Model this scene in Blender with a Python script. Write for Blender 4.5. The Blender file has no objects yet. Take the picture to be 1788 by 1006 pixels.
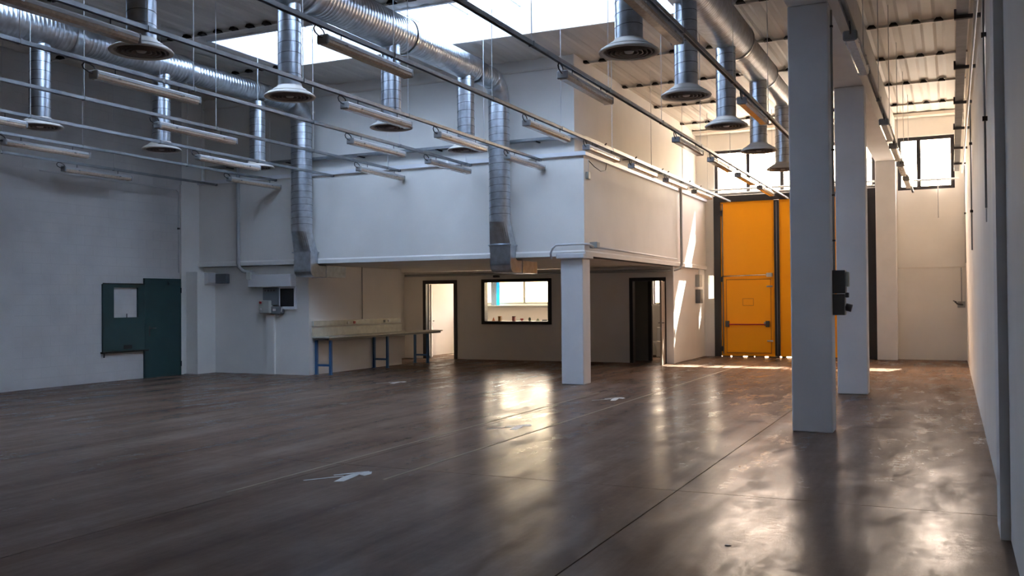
import bpy, bmesh, math, random
from mathutils import Vector, Matrix

random.seed(4)
SC = bpy.context.scene
COL = SC.collection
PI = math.pi

# ------------------------------------------------------------------ camera
cam_d = bpy.data.cameras.new('camera')
cam = bpy.data.objects.new('camera', cam_d)
COL.objects.link(cam)
YAW, PITCH, ROLL, FPX = 0.43730, 0.013907, 0.008025, 1643.34
fw = Vector((-math.sin(YAW)*math.cos(PITCH), math.cos(YAW)*math.cos(PITCH), math.sin(PITCH)))
r0 = Vector((math.cos(YAW), math.sin(YAW), 0))
u0 = r0.cross(fw)
rt = r0*math.cos(ROLL) - u0*math.sin(ROLL)
up = r0*math.sin(ROLL) + u0*math.cos(ROLL)
M = Matrix((rt, up, -fw)).transposed().to_4x4()
M.translation = Vector((0, 0, 1.6))
cam.matrix_world = M
cam_d.sensor_width = 36.0
cam_d.lens = 36.0*FPX/1788
cam_d.clip_start = 0.05
cam_d.clip_end = 500
SC.camera = cam

# ------------------------------------------------------------------ world, sun, exposure
world = bpy.data.worlds.new('sky')
SC.world = world
world.use_nodes = True
wn = world.node_tree
wn.nodes.clear()
sky = wn.nodes.new('ShaderNodeTexSky')
sky.sky_type = 'NISHITA'
sky.sun_disc = False
sky.sun_elevation = math.radians(50)
sky.sun_rotation = math.radians(-15)
sky.air_density = 1.0
sky.dust_density = 4.0
sky.ozone_density = 1.0
bg = wn.nodes.new('ShaderNodeBackground')
bg.inputs['Strength'].default_value = 4.0
wo = wn.nodes.new('ShaderNodeOutputWorld')
tint = wn.nodes.new('ShaderNodeMix')           # camera white balance: a hazy, nearly white sky
tint.data_type = 'RGBA'
tint.blend_type = 'MULTIPLY'
tint.inputs[0].default_value = 1.0
tint.inputs[7].default_value = (1.40, 1.06, 0.82, 1)
wn.links.new(sky.outputs[0], tint.inputs[6])
wn.links.new(tint.outputs[2], bg.inputs['Color'])
wn.links.new(bg.outputs[0], wo.inputs[0])

sun_d = bpy.data.lights.new('sun', 'SUN')
sun_d.energy = 50.0
sun_d.angle = math.radians(0.5)
sun_d.color = (1.0, 0.93, 0.82)
sun = bpy.data.objects.new('sun', sun_d)
COL.objects.link(sun)
sun.rotation_euler = Vector((-0.28, -1.0, -1.245)).to_track_quat('-Z', 'Y').to_euler()
sun.location = (6, 40, 20)

def portal(x0, x1, z0, z1, y):
    d = bpy.data.lights.new('daylight_portal', 'AREA')
    d.shape = 'RECTANGLE'
    d.size = x1-x0
    d.size_y = z1-z0
    d.cycles.is_portal = True
    o = bpy.data.objects.new('daylight_portal', d)
    COL.objects.link(o)
    o.location = ((x0+x1)/2, y, (z0+z1)/2)
    o.rotation_euler = Vector((0, -1, 0)).to_track_quat('-Z', 'Y').to_euler()

SC.view_settings.view_transform = 'Standard'
SC.view_settings.look = 'None'
SC.view_settings.gamma = 1.0
SC.view_settings.use_curve_mapping = False
SC.view_settings.exposure = 0.35
cy = SC.cycles
cy.max_bounces = 14
cy.diffuse_bounces = 9
cy.glossy_bounces = 5
cy.transmission_bounces = 6
cy.transparent_max_bounces = 12
cy.sample_clamp_indirect = 12.0
cy.caustics_reflective = True
cy.use_denoising = True

# ------------------------------------------------------------------ materials
def mat(name, col, rough=0.6, metal=0.0, noise=None, bump=None, spec=0.5, coat=0.0):
    """noise=(scale, amount, (sx,sy,sz)); bump=(scale,strength,distance)"""
    m = bpy.data.materials.new(name)
    m.use_nodes = True
    nt = m.node_tree
    b = nt.nodes['Principled BSDF']
    b.inputs['Base Color'].default_value = (*col, 1)
    b.inputs['Roughness'].default_value = rough
    b.inputs['Metallic'].default_value = metal
    b.inputs['Specular IOR Level'].default_value = spec
    b.inputs['Coat Weight'].default_value = coat
    geo = nt.nodes.new('ShaderNodeNewGeometry')
    if noise:
        sc, amt, st = noise
        mp = nt.nodes.new('ShaderNodeMapping')
        mp.inputs['Scale'].default_value = st
        nz = nt.nodes.new('ShaderNodeTexNoise')
        nz.inputs['Scale'].default_value = sc
        nz.inputs['Detail'].default_value = 5
        rp = nt.nodes.new('ShaderNodeValToRGB')
        rp.color_ramp.elements[0].position = 0.3
        rp.color_ramp.elements[1].position = 0.7
        rp.color_ramp.elements[0].color = tuple(c*(1-amt) for c in col)+(1,)
        rp.color_ramp.elements[1].color = tuple(min(1, c*(1+amt)) for c in col)+(1,)
        nt.links.new(geo.outputs['Position'], mp.inputs[0])
        nt.links.new(mp.outputs[0], nz.inputs['Vector'])
        nt.links.new(nz.outputs['Fac'], rp.inputs[0])
        nt.links.new(rp.outputs[0], b.inputs['Base Color'])
    if bump:
        nb = nt.nodes.new('ShaderNodeTexNoise')
        nb.inputs['Scale'].default_value = bump[0]
        nb.inputs['Detail'].default_value = 4
        bp = nt.nodes.new('ShaderNodeBump')
        bp.inputs['Strength'].default_value = bump[1]
        bp.inputs['Distance'].default_value = bump[2]
        nt.links.new(geo.outputs['Position'], nb.inputs['Vector'])
        nt.links.new(nb.outputs['Fac'], bp.inputs['Height'])
        nt.links.new(bp.outputs[0], b.inputs['Normal'])
    return m

WHITE = mat('painted_plaster', (0.80, 0.78, 0.74), 0.75, noise=(1.2, 0.04, (1, 1, 1)), bump=(60, 0.15, 0.004))
BLOCKP = mat('painted_blockwork', (0.56, 0.545, 0.53), 0.8, noise=(2, 0.06, (1, 1, 1)), bump=(45, 0.35, 0.006))
MORTAR = mat('painted_mortar', (0.52, 0.505, 0.49), 0.9)
CONC = mat('painted_concrete', (0.70, 0.70, 0.71), 0.7, noise=(2.5, 0.04, (1, 1, 1)), bump=(80, 0.12, 0.003))
LEDGE = mat('white_sheet', (0.78, 0.79, 0.82), 0.45)
ROOF = mat('roof_sheet', (0.66, 0.62, 0.565), 0.55, noise=(1.5, 0.05, (3, .3, 1)))
PURL = mat('purlin_paint', (0.74, 0.70, 0.64), 0.5)
GALV = mat('galvanised_steel', (0.56, 0.60, 0.65), 0.30, 1.0, noise=(9, 0.16, (1, 1, 1)), bump=(3, 0.04, 0.01))
GALV2 = mat('galvanised_rail', (0.34, 0.355, 0.37), 0.42, 0.85, noise=(6, 0.15, (1, 1, 1)))
GALVD = mat('dark_steel', (0.10, 0.10, 0.11), 0.5, 0.6)
SEAM = mat('duct_seam', (0.12, 0.13, 0.15), 0.45, 0.8)
PIPEG = mat('grey_conduit', (0.36, 0.37, 0.38), 0.5)
PIPEW = mat('white_conduit', (0.66, 0.66, 0.66), 0.5)
CREAM = mat('diffuser_cream', (0.58, 0.54, 0.48), 0.5)
BROWN = mat('diffuser_rings', (0.20, 0.155, 0.13), 0.5)
LAMPH = mat('lamp_housing', (0.50, 0.50, 0.49), 0.45)
LAMPC = mat('lamp_end_cap', (0.34, 0.34, 0.34), 0.5)
LAMPD = mat('lamp_cover', (0.60, 0.47, 0.35), 0.18, noise=(30, 0.15, (1, 1, 1)), coat=0.5)
BLACKF = mat('black_frame', (0.018, 0.016, 0.020), 0.4)
CABLE = mat('black_cable', (0.05, 0.05, 0.055), 0.5)
DOORW = mat('white_door', (0.75, 0.73, 0.68), 0.45)
ORANGE = mat('orange_panel', (0.98, 0.39, 0.004), 0.42, noise=(1.2, 0.03, (1, 1, .6)), spec=0.3)
ORANGE2 = mat('orange_trim', (0.42, 0.13, 0.006), 0.4)
CHROME = mat('chrome', (0.7, 0.7, 0.7), 0.2, 1.0)
REDM = mat('red_bar', (0.45, 0.02, 0.02), 0.35)
GREEN = mat('green_painted_steel', (0.020, 0.060, 0.063), 0.42, noise=(3, 0.10, (1, 1, 1)))
GREEND = mat('dark_slot', (0.012, 0.014, 0.016), 0.5)
BLUE = mat('blue_painted_steel', (0.025, 0.11, 0.27), 0.4)
BENCHT = mat('worktop_cream', (0.56, 0.54, 0.45), 0.4, noise=(8, 0.12, (1, 1, 1)))
BENCHE = mat('worktop_edge', (0.16, 0.145, 0.13), 0.5)
GREYB = mat('grey_enclosure', (0.17, 0.185, 0.20), 0.5)
GREYL = mat('light_grey_enclosure', (0.40, 0.41, 0.38), 0.5)
DKGREY = mat('dark_grey_enclosure', (0.075, 0.08, 0.085), 0.45)
ALU = mat('window_aluminium', (0.33, 0.33, 0.30), 0.4, 0.3)
PORC = mat('porcelain', (0.8, 0.8, 0.78), 0.15)
PAINTW = mat('white_floor_paint', (0.46, 0.46, 0.44), 0.45, noise=(25, 0.18, (1, 1, 1)))
PAINTY = mat('yellow_floor_paint', (0.15, 0.098, 0.045), 0.5, noise=(3, 0.35, (4, 1, 1)), spec=.2)
JOINT_RIBVOID = mat('joint_base_rib_shade', (0.02, 0.016, 0.014), 0.9)  # floor joint base, also the painted shade of the rib voids
TREAD = mat('ground_outside', (0.55, 0.50, 0.43), 0.9, noise=(0.5, 0.08, (1, 1, 1)))
CURTG = mat('grey_curtain', (0.16, 0.19, 0.22), 0.8)
CURTB = mat('blue_curtain', (0.03, 0.30, 0.55), 0.8)
DISCM = mat('drain_cap', (0.04, 0.035, 0.03), 0.5)
PARTG = mat('grey_partition', (0.16, 0.165, 0.16), 0.6)
T_RED = mat('red_plastic', (0.5, 0.03, 0.03), 0.4)
T_OR = mat('terracotta', (0.50, 0.16, 0.06), 0.6)
T_AMB = mat('amber_box', (0.42, 0.17, 0.02), 0.4)
T_PNK = mat('dusty_red_box', (0.36, 0.11, 0.10), 0.5)
T_OLV = mat('olive_ceramic', (0.10, 0.12, 0.07), 0.5)
T_GRN = mat('pale_green_ceramic', (0.32, 0.38, 0.22), 0.5)
T_BLK = mat('black_case', (0.02, 0.015, 0.015), 0.4)

def glass_mat():
    m = bpy.data.materials.new('window_glass')
    m.use_nodes = True
    nt = m.node_tree
    nt.nodes.clear()
    o = nt.nodes.new('ShaderNodeOutputMaterial')
    mx = nt.nodes.new('ShaderNodeMixShader')
    t = nt.nodes.new('ShaderNodeBsdfTransparent')
    t.inputs[0].default_value = (0.93, 0.95, 0.94, 1)
    g = nt.nodes.new('ShaderNodeBsdfGlossy')
    g.inputs['Roughness'].default_value = 0.02
    mx.inputs[0].default_value = 0.04
    nt.links.new(t.outputs[0], mx.inputs[1])
    nt.links.new(g.outputs[0], mx.inputs[2])
    nt.links.new(mx.outputs[0], o.inputs[0])
    return m
GLASS = glass_mat()

def opal_mat():
    m = bpy.data.materials.new('opal_polycarbonate')
    m.use_nodes = True
    nt = m.node_tree
    nt.nodes.clear()
    o = nt.nodes.new('ShaderNodeOutputMaterial')
    mx = nt.nodes.new('ShaderNodeMixShader')
    mx.inputs[0].default_value = 0.1
    t = nt.nodes.new('ShaderNodeBsdfTranslucent')
    t.inputs[0].default_value = (0.325, 0.41, 0.515, 1)
    g = nt.nodes.new('ShaderNodeBsdfDiffuse')
    g.inputs[0].default_value = (0.5, 0.55, 0.6, 1)
    nt.links.new(t.outputs[0], mx.inputs[1])
    nt.links.new(g.outputs[0], mx.inputs[2])
    nt.links.new(mx.outputs[0], o.inputs[0])
    return m
OPAL = opal_mat()

def floor_mat():
    m = bpy.data.materials.new('polished_concrete')
    m.use_nodes = True
    nt = m.node_tree
    b = nt.nodes['Principled BSDF']
    L = nt.links.new
    geo = nt.nodes.new('ShaderNodeNewGeometry')
    def nz(scale, st, det=6, rough=0.6):
        mp = nt.nodes.new('ShaderNodeMapping')
        mp.inputs['Scale'].default_value = st
        n = nt.nodes.new('ShaderNodeTexNoise')
        n.inputs['Scale'].default_value = scale
        n.inputs['Detail'].default_value = det
        n.inputs['Roughness'].default_value = rough
        L(geo.outputs['Position'], mp.inputs[0])
        L(mp.outputs[0], n.inputs['Vector'])
        return n
    def ramp(src, p0, c0, p1, c1):
        r = nt.nodes.new('ShaderNodeValToRGB')
        r.color_ramp.elements[0].position = p0
        r.color_ramp.elements[1].position = p1
        r.color_ramp.elements[0].color = (*c0, 1)
        r.color_ramp.elements[1].color = (*c1, 1)
        L(src.outputs['Fac'], r.inputs[0])
        return r
    streak = nz(1.0, (2.2, 0.16, 1), 6)
    patch = nz(0.8, (1, 1, 1), 5)
    fine = nz(9, (1.5, 0.5, 1), 8, 0.7)
    a = ramp(streak, 0.32, (0.104, 0.066, 0.049), 0.68, (0.195, 0.146, 0.116))
    p = ramp(patch, 0.35, (0.80, 0.78, 0.76), 0.7, (1.12, 1.10, 1.08))
    f = ramp(fine, 0.3, (0.86, 0.86, 0.86), 0.75, (1.12, 1.12, 1.12))
    m1 = nt.nodes.new('ShaderNodeMix'); m1.data_type = 'RGBA'; m1.blend_type = 'MULTIPLY'; m1.inputs[0].default_value = 1
    m2 = nt.nodes.new('ShaderNodeMix'); m2.data_type = 'RGBA'; m2.blend_type = 'MULTIPLY'; m2.inputs[0].default_value = 1
    L(a.outputs[0], m1.inputs[6]); L(p.outputs[0], m1.inputs[7])
    L(m1.outputs[2], m2.inputs[6]); L(f.outputs[0], m2.inputs[7])
    L(m2.outputs[2], b.inputs['Base Color'])
    rr = ramp(nz(1.6, (2.0, 0.5, 1), 4, .5), 0.3, (0.19,)*3, 0.75, (0.265,)*3)
    L(rr.outputs[0], b.inputs['Roughness'])
    b.inputs['Specular IOR Level'].default_value = 0.17
    bp = nt.nodes.new('ShaderNodeBump')
    bp.inputs['Strength'].default_value = 0.35
    bp.inputs['Distance'].default_value = 0.003
    L(nz(24, (1, 0.7, 1), 6, 0.7).outputs['Fac'], bp.inputs['Height'])
    L(bp.outputs[0], b.inputs['Normal'])
    # worn, duller areas between the polished ones
    df = nt.nodes.new('ShaderNodeBsdfDiffuse')
    L(m2.outputs[2], df.inputs[0])
    L(bp.outputs[0], df.inputs['Normal'])
    mixs = nt.nodes.new('ShaderNodeMixShader')
    w1 = ramp(nz(2.2, (1.6, 0.45, 1), 8, .72), 0.36, (0.20,)*3, 0.64, (0.88,)*3)
    w2 = ramp(nz(13, (0.5, 1.3, 1), 6, .7), 0.35, (0.62,)*3, 0.6, (1.0,)*3)
    ml = nt.nodes.new('ShaderNodeMath'); ml.operation = 'MULTIPLY'
    L(w1.outputs[0], ml.inputs[0]); L(w2.outputs[0], ml.inputs[1])
    L(ml.outputs[0], mixs.inputs[0])
    L(df.outputs[0], mixs.inputs[1]); L(b.outputs[0], mixs.inputs[2])
    out = [n for n in nt.nodes if n.type == 'OUTPUT_MATERIAL'][0]
    L(mixs.outputs[0], out.inputs[0])
    return m
FLOOR = floor_mat()

# ------------------------------------------------------------------ mesh helpers
class MB:
    """collects shapes; build() links them as ONE mesh object"""
    def __init__(self):
        self.bm = bmesh.new()
    def quad(self, vs):
        return self.bm.faces.new(vs)
    def box(self, x0, x1, y0, y1, z0, z1, bev=0):
        r = bmesh.ops.create_cube(self.bm, size=1)
        for v in r['verts']:
            v.co = Vector(((x0+x1)/2+v.co.x*(x1-x0), (y0+y1)/2+v.co.y*(y1-y0), (z0+z1)/2+v.co.z*(z1-z0)))
        if bev:
            es = list({e for v in r['verts'] for e in v.link_edges})
            bmesh.ops.bevel(self.bm, geom=es, offset=bev, segments=1, affect='EDGES')
        return self
    def loft(self, rings, cap=True, closed=True, smooth=True, crisp=False):
        rs = [[self.bm.verts.new(p) for p in r] for r in rings]
        n = len(rs[0])
        for a, b in zip(rs, rs[1:]):
            for i in range(n if closed else n-1):
                j = (i+1) % n
                f = self.bm.faces.new((a[i], a[j], b[j], b[i]))
                f.smooth = smooth
        if crisp:      # keep each hoop edge sharp so the flat bands between seams shade as true cylinders
            for rg in rs:
                for i in range(n):
                    e = self.bm.edges.get((rg[i], rg[(i+1) % n]))
                    if e: e.smooth = False
        if cap:
            self.bm.faces.new(rs[0][::-1])
            self.bm.faces.new(rs[-1])
        return self
    def tube(self, path, r, seg=10, cap=True):
        pts = [Vector(p) for p in path]
        rings = []
        ref = None
        for i, p in enumerate(pts):
            d = (pts[min(i+1, len(pts)-1)]-pts[max(i-1, 0)]).normalized()
            if ref is None:
                ref = Vector((0, 0, 1)) if abs(d.z) < 0.9 else Vector((1, 0, 0))
            a = (ref-d*ref.dot(d)).normalized()
            ref = a
            b = d.cross(a)
            rr = r[i] if isinstance(r, (list, tuple)) else r
            rings.append([p+(a*math.cos(t)+b*math.sin(t))*rr for t in [2*PI*k/seg for k in range(seg)]])
        return self.loft(rings, cap)
    def lathe(self, prof, c=(0, 0, 0), seg=28, cap=False):
        rings = [[Vector((c[0]+r*math.cos(t), c[1]+r*math.sin(t), c[2]+z)) for t in [2*PI*k/seg for k in range(seg)]] for r, z in prof]
        return self.loft(rings, cap)
    def prism(self, pts, axis, a, b):
        """pts: 2D outline; axis: extrusion axis; a..b range"""
        def P(p, t):
            if axis == 'x': return Vector((t, p[0], p[1]))
            if axis == 'y': return Vector((p[0], t, p[1]))
            return Vector((p[0], p[1], t))
        return self.loft([[P(p, a) for p in pts], [P(p, b) for p in pts]], True, True, False)
    def holed(self, axis, t0, t1, us, vs, holes):
        """a slab of thickness t0..t1 spanning us x vs, with rectangular holes, one clean shell"""
        U = sorted({us[0], us[1], *[h[0] for h in holes], *[h[1] for h in holes]})
        V = sorted({vs[0], vs[1], *[h[2] for h in holes], *[h[3] for h in holes]})
        U = [u for u in U if us[0] <= u <= us[1]]
        V = [v for v in V if vs[0] <= v <= vs[1]]
        def solid(i, j):
            if i < 0 or j < 0 or i >= len(U)-1 or j >= len(V)-1: return False
            cu, cv = (U[i]+U[i+1])/2, (V[j]+V[j+1])/2
            return not any(h[0] < cu < h[1] and h[2] < cv < h[3] for h in holes)
        cache = {}
        def vert(u, v, t):
            k = (u, v, t)
            if k not in cache:
                co = {'y': (u, t, v), 'x': (t, u, v), 'z': (u, v, t)}[axis]
                cache[k] = self.bm.verts.new(co)
            return cache[k]
        for i in range(len(U)-1):
            for j in range(len(V)-1):
                if not solid(i, j): continue
                a, b, c, d = U[i], U[i+1], V[j], V[j+1]
                for t in (t0, t1):
                    self.bm.faces.new([vert(a, c, t), vert(b, c, t), vert(b, d, t), vert(a, d, t)])
                if not solid(i-1, j): self.bm.faces.new([vert(a, c, t0), vert(a, d, t0), vert(a, d, t1), vert(a, c, t1)])
                if not solid(i+1, j): self.bm.faces.new([vert(b, c, t0), vert(b, d, t0), vert(b, d, t1), vert(b, c, t1)])
                if not solid(i, j-1): self.bm.faces.new([vert(a, c, t0), vert(b, c, t0), vert(b, c, t1), vert(a, c, t1)])
                if not solid(i, j+1): self.bm.faces.new([vert(a, d, t0), vert(b, d, t0), vert(b, d, t1), vert(a, d, t1)])
        return self
    def build(self, name, material, parent=None, recalc=True):
        if recalc:
            bmesh.ops.recalc_face_normals(self.bm, faces=self.bm.faces)
        me = bpy.data.meshes.new(name)
        if parent is not None:
            off = parent.get('_base')
            if off is not None:
                bmesh.ops.translate(self.bm, verts=self.bm.verts, vec=-Vector(off))
        self.bm.to_mesh(me)
        self.bm.free()
        me.materials.append(material)
        o = bpy.data.objects.new(name, me)
        COL.objects.link(o)
        if parent is not None:
            o.parent = parent
            if parent.get('_base') is not None:
                o['_base'] = (0.0, 0.0, 0.0) if parent.type == 'EMPTY' and False else parent['_base']
        return o

def box(x0, x1, y0, y1, z0, z1, bev=0):
    return MB().box(x0, x1, y0, y1, z0, z1, bev)

def thing(name, label, cat, loc=(0, 0, 0), group=None, world_parts=True):
    """Empty at the base. world_parts: part meshes are given in scene coordinates and shifted to the base."""
    o = bpy.data.objects.new(name, None)
    o.empty_display_size = 0.2
    COL.objects.link(o)
    o.location = loc
    o['label'] = label
    o['category'] = cat
    if group: o['group'] = group
    if world_parts: o['_base'] = tuple(loc)
    return o

def tag(o, label, cat, group=None):
    o['label'] = label
    o['category'] = cat
    if group: o['group'] = group
    return o

def struct(name, mb, m):
    o = mb.build(name, m)
    o['kind'] = 'structure'
    return o

def sempty(name, loc=(0, 0, 0)):
    o = bpy.data.objects.new(name, None)
    COL.objects.link(o)
    o.location = loc
    o['kind'] = 'structure'
    o['_base'] = tuple(loc)
    return o

def copy_tree(o, parent=None):
    kids = list(o.children)
    c = o.copy()
    COL.objects.link(c)
    if parent is not None: c.parent = parent
    for k in kids: copy_tree(k, c)
    return c

def arc(c, r, a0, a1, n, plane, fixed):
    """points on an arc; plane 'yz' etc."""
    out = []
    for i in range(n+1):
        a = a0+(a1-a0)*i/n
        u, v = c[0]+r*math.cos(a), c[1]+r*math.sin(a)
        out.append({'yz': (fixed, u, v), 'xz': (u, fixed, v), 'xy': (u, v, fixed)}[plane])
    return out

# ================================================================== LARGE STRUCTURE
XL, XR = -15.85, 0.33          # left and right wall faces
YB, YF = -3.0, 26.5            # wall behind the camera, far wall face
ZC = 6.36                      # underside of the roof sheets
BX = -6.30                     # side face of the white mezzanine block
BY = 16.75                     # front face of it
DW = 23.10                     # wall with the two small doors

# floor: slabs cut by saw joints
fl = sempty('floor')
box(-16.6, 0.6, YB-.3, 26.8, -0.30, -0.03).build('floor_base', JOINT_RIBVOID, fl)
xs = [-16.4, -12.30, -8.90, -5.47, -2.11, 0.45]
ys = [YB-.2, 3.0, 7.75, 12.5, 17.25, 22.0, 26.7]
for i in range(len(xs)-1):
    for j in range(len(ys)-1):
        g = 0.005
        gy = 0.005
        box(xs[i]+g, xs[i+1]-g, ys[j]+gy, ys[j+1]-gy, -0.03, 0.0).build('floor_slab', FLOOR, fl)

# right wall with pilasters
struct('wall_right', box(XR, XR+.25, YB, YF, 0, 6.45), WHITE)
for k, y in enumerate((7.0,)):
    struct('trim_1', box(XR-.06, XR+.02, y, y+.5, 0, 6.4), CONC)
struct('wall_rear', box(-16.3, .6, YB-.25, YB, 0, 6.45), WHITE)

# far wall with its openings
WBAND = (-6.05, -1.80, 4.52, 5.80)
WRIGHT = (-1.25, 0.10, 4.40, 5.78)
WROOM = (-13.42, -11.05, 1.50, 2.30)
WTOIL = (-7.86, -7.46, 1.48, 2.25)
WADDED = (-10.7, -9.3, 1.4, 2.3)  # unseen office window, added to brighten the room
WSLIT = (-6.24, -6.10, 1.62, 2.28)
DOORO = (-6.06, -1.80, -0.01, 4.48)
farwall = MB().holed('y', YF, YF+.25, (-16.4, .6), (-.01, 6.75), [WBAND, WRIGHT, WROOM, WADDED, WTOIL, WSLIT, DOORO])
struct('wall_far', farwall, WHITE)
struct('trim_2', box(-1.27, .33, YF-.015, YF, 2.36, 2.39), PURL)

# left wall: painted block courses
wl = sempty('wall_left')
box(XL-.25, XL-.0035, 11.95, 16.2, 0, 6.45).build('wall_core', MORTAR, wl)
box(XL-.25, XL+.03, YB, 11.95, 0, 6.45).build('wall_pier', BLOCKP, wl)
bl = None
rest = MB()
h = 0.2
for r in range(32):
    z0 = r*h
    y = 11.95-(0.2 if r % 2 else 0)
    while y < 16.19:
        a, b = max(y, 11.95)+.0006, min(y+.4, 16.2)-.0006
        y += .4
        if b-a < .05: continue
        if a > 15.08 and b < 16.12 and z0+h < 2.15: continue
        z1 = min(z0+h-.009, 6.44)
        if r < 17:
            bb = MB().box(XL-.02, XL, a, b, z0, z1)
            bb.build('masonry_block', BLOCKP, wl)
        else:
            rest.box(XL-.02, XL, a, b, z0, z1)
ro = rest.build('masonry_courses', BLOCKP, wl)
ro['kind'] = 'stuff'
struct('wall_left_return', box(-16.35, XL-.02, 16.2, 26.6, 0, 6.45), WHITE)
struct('trim_3', box(XL, -15.52, 16.33, 16.90, 0, 2.32), WHITE)
struct('trim_9', box(XL, XL+.05, 16.13, 16.2, 0, 4.3), WHITE)

# white mezzanine block in the corner
back = MB().box(-16.3, -12.85, 16.9, 17.1, 0, 2.44)
struct('wall_back_left', back, WHITE)
struct('wall_bench_side', MB().box(-13.05, -12.85, 17.1, 20.75, 0, 2.44), WHITE)
struct('wall_bench_return', MB().box(-14.4, -13.05, 20.55, 20.75, 0, 2.44), WHITE)
struct('wall_recess', MB().box(-14.4, -14.2, 20.75, 23.1, 0, 2.44), WHITE)
D1 = (-13.58, -12.49, -.01, 2.20)
D2 = (-7.48, -6.52, -.01, 2.17)
WA = (-11.72, -9.64, 0.97, 2.20)
struct('wall_doors', MB().holed('y', DW, DW+.14, (-14.4, -6.33), (0, 2.44), [D1, D2, WA]), WHITE)
struct('wall_block_side', MB().box(-6.52, -6.36, DW+.14, YF, 0, 2.44), WHITE)
struct('wall_block_corner', MB().box(-6.52, -6.36, 22.9, DW+.14, 0, 2.44), WHITE) if False else None
struct('wall_room_left', MB().box(-14.25, -14.05, DW+.14, YF, 0, 2.44), WHITE)
struct('wall_room_divider', MB().box(-8.6, -8.45, DW+.14, YF, 0, 2.44), WHITE)
# slab (soffit) with bottom flange and fascia
struct('ceiling_soffit', MB().box(-16.3, -6.33, BY+.06, YF, 2.45, 2.58), WHITE)
fs = MB()
# fascia profile on the front: flange, recessed panel, top ledge
prof = [(BY-.02, 2.45), (BY-.02, 2.53), (BY+.01, 2.56), (BY+.01, 4.36), (BY+.06, 4.36), (BY+.2, 4.36), (BY+.2, 2.45)]
fs.prism(prof, 'x', -16.3, BX-.0101)
fs.box(BX-.0101, BX+.0195, BY-.0195, BY+.0095, 2.4505, 2.5295)
struct('wall_fascia_front', fs, WHITE)
fs = MB()
prof = [(BX+.02, 2.45), (BX+.02, 2.53), (BX-.01, 2.56), (BX-.01, 4.36), (BX-.2, 4.36), (BX-.2, 2.45)]
fs.prism(prof, 'y', BY+.2, YF)
fs.prism([(BX+.02, 2.45), (BX+.02, 2.53), (BX-.01, 2.56), (BX-.01, 4.36), (BX-.05, 4.36), (BX-.05, 2.45)], 'y', BY+.0115, BY+.2)
struct('wall_fascia_side', fs, WHITE)
led = MB()
led.prism([(-16.3, BY-.05), (BX+.05, BY-.05), (BX+.05, YF), (BX-.30, YF), (BX-.30, BY+.25), (-16.3, BY+.25)], 'z', 4.36, 4.44)
struct('trim_4', led, LEDGE)
struct('wall_upper_front', box(-16.3, -6.57, 16.95, 17.1, 4.40, 6.40), WHITE)
struct('wall_upper_side', box(-6.72, -6.57, 17.1, YF, 4.40, 6.40), WHITE)
struct('trim_5', box(-16.2, -6.55, 16.91, 16.95, 6.13, 6.16), PURL)

# ------------------------------------------------------------------ roof: sheets with ribs, purlins, skylights
SKY1 = (-12.1, -3.75, 13.10, 15.15)
SKY2 = (-12.1, -3.75, 8.20, 10.25)
ce = sempty('ceiling')
PUR = [17.60+2.45*k for k in range(-8, 4)]
def sheet(x0, x1, y0, y1):
    """trapezoid ribs along Y, every 0.355 m, seen from below as grooves"""
    pts = []
    p = 0.355
    k0 = math.floor((x0+16.3)/p)
    x = -16.3+k0*p
    pts.append((x0, ZC))
    while x < x1:
        c = x+p/2
        for dx, dz in ((-.10, 0), (-.05, .016), (.05, .016), (.10, 0)):
            if x0 < c+dx < x1: pts.append((c+dx, ZC+dz))
        x += p
    pts.append((x1, ZC))
    mb = MB()
    lo0 = [mb.bm.verts.new((a, y0, z)) for a, z in pts]
    lo1 = [mb.bm.verts.new((a, y1, z)) for a, z in pts]
    for i in range(len(pts)-1):
        mb.bm.faces.new((lo0[i], lo0[i+1], lo1[i+1], lo1[i]))
    # outer cover
    t = [mb.bm.verts.new(c) for c in ((x0, y0, ZC+.12), (x1, y0, ZC+.12), (x1, y1, ZC+.12), (x0, y1, ZC+.12))]
    mb.bm.faces.new(t)
    return mb
edges = [YB-.2]+[y for y in PUR if y > YB and y < YF]+[YF+.2]
def split_rows(y0, y1):
    cuts = sorted({y0, y1, *[e for e in edges if y0 < e < y1]})
    return list(zip(cuts, cuts[1:]))
XA, XZ = -16.3, 0.5
for a, b in split_rows(YB-.2, YF+.2):
    holes = [s for s in (SKY1, SKY2) if not (b <= s[2] or a >= s[3])]
    if not holes:
        sheet(XA, XZ, a, b).build('roof_sheet', ROOF, ce)
    else:
        s = holes[0]
        sheet(XA, s[0], a, b).build('roof_sheet', ROOF, ce)
        sheet(s[1], XZ, a, b).build('roof_sheet', ROOF, ce)
        if a < s[2]: sheet(s[0], s[1], a, s[2]).build('roof_sheet', ROOF, ce)
        if b > s[3]: sheet(s[0], s[1], s[3], b).build('roof_sheet', ROOF, ce)
for y in PUR:
    if YB < y < YF:
        sp = [(XA, XZ)]
        cl = MB()  # dark prisms stand in for the shade inside the open rib ends
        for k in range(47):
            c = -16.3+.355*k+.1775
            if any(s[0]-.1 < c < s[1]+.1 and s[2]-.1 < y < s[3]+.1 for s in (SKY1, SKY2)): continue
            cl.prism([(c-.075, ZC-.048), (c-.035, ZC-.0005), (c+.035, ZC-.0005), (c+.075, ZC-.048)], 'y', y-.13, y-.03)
        co = cl.build('rib_void_shade', JOINT_RIBVOID, ce)
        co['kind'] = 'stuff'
        for a, b in sp:
            MB().prism([(y-.03, ZC-.042), (y+.04, ZC-.042), (y+.04, ZC-.030), (y+.03, ZC-.030), (y+.03, ZC-.001), (y-.02, ZC-.001), (y-.02, ZC-.030), (y-.03, ZC-.030)], 'x', a, b).build('purlin', PURL, ce)
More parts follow.
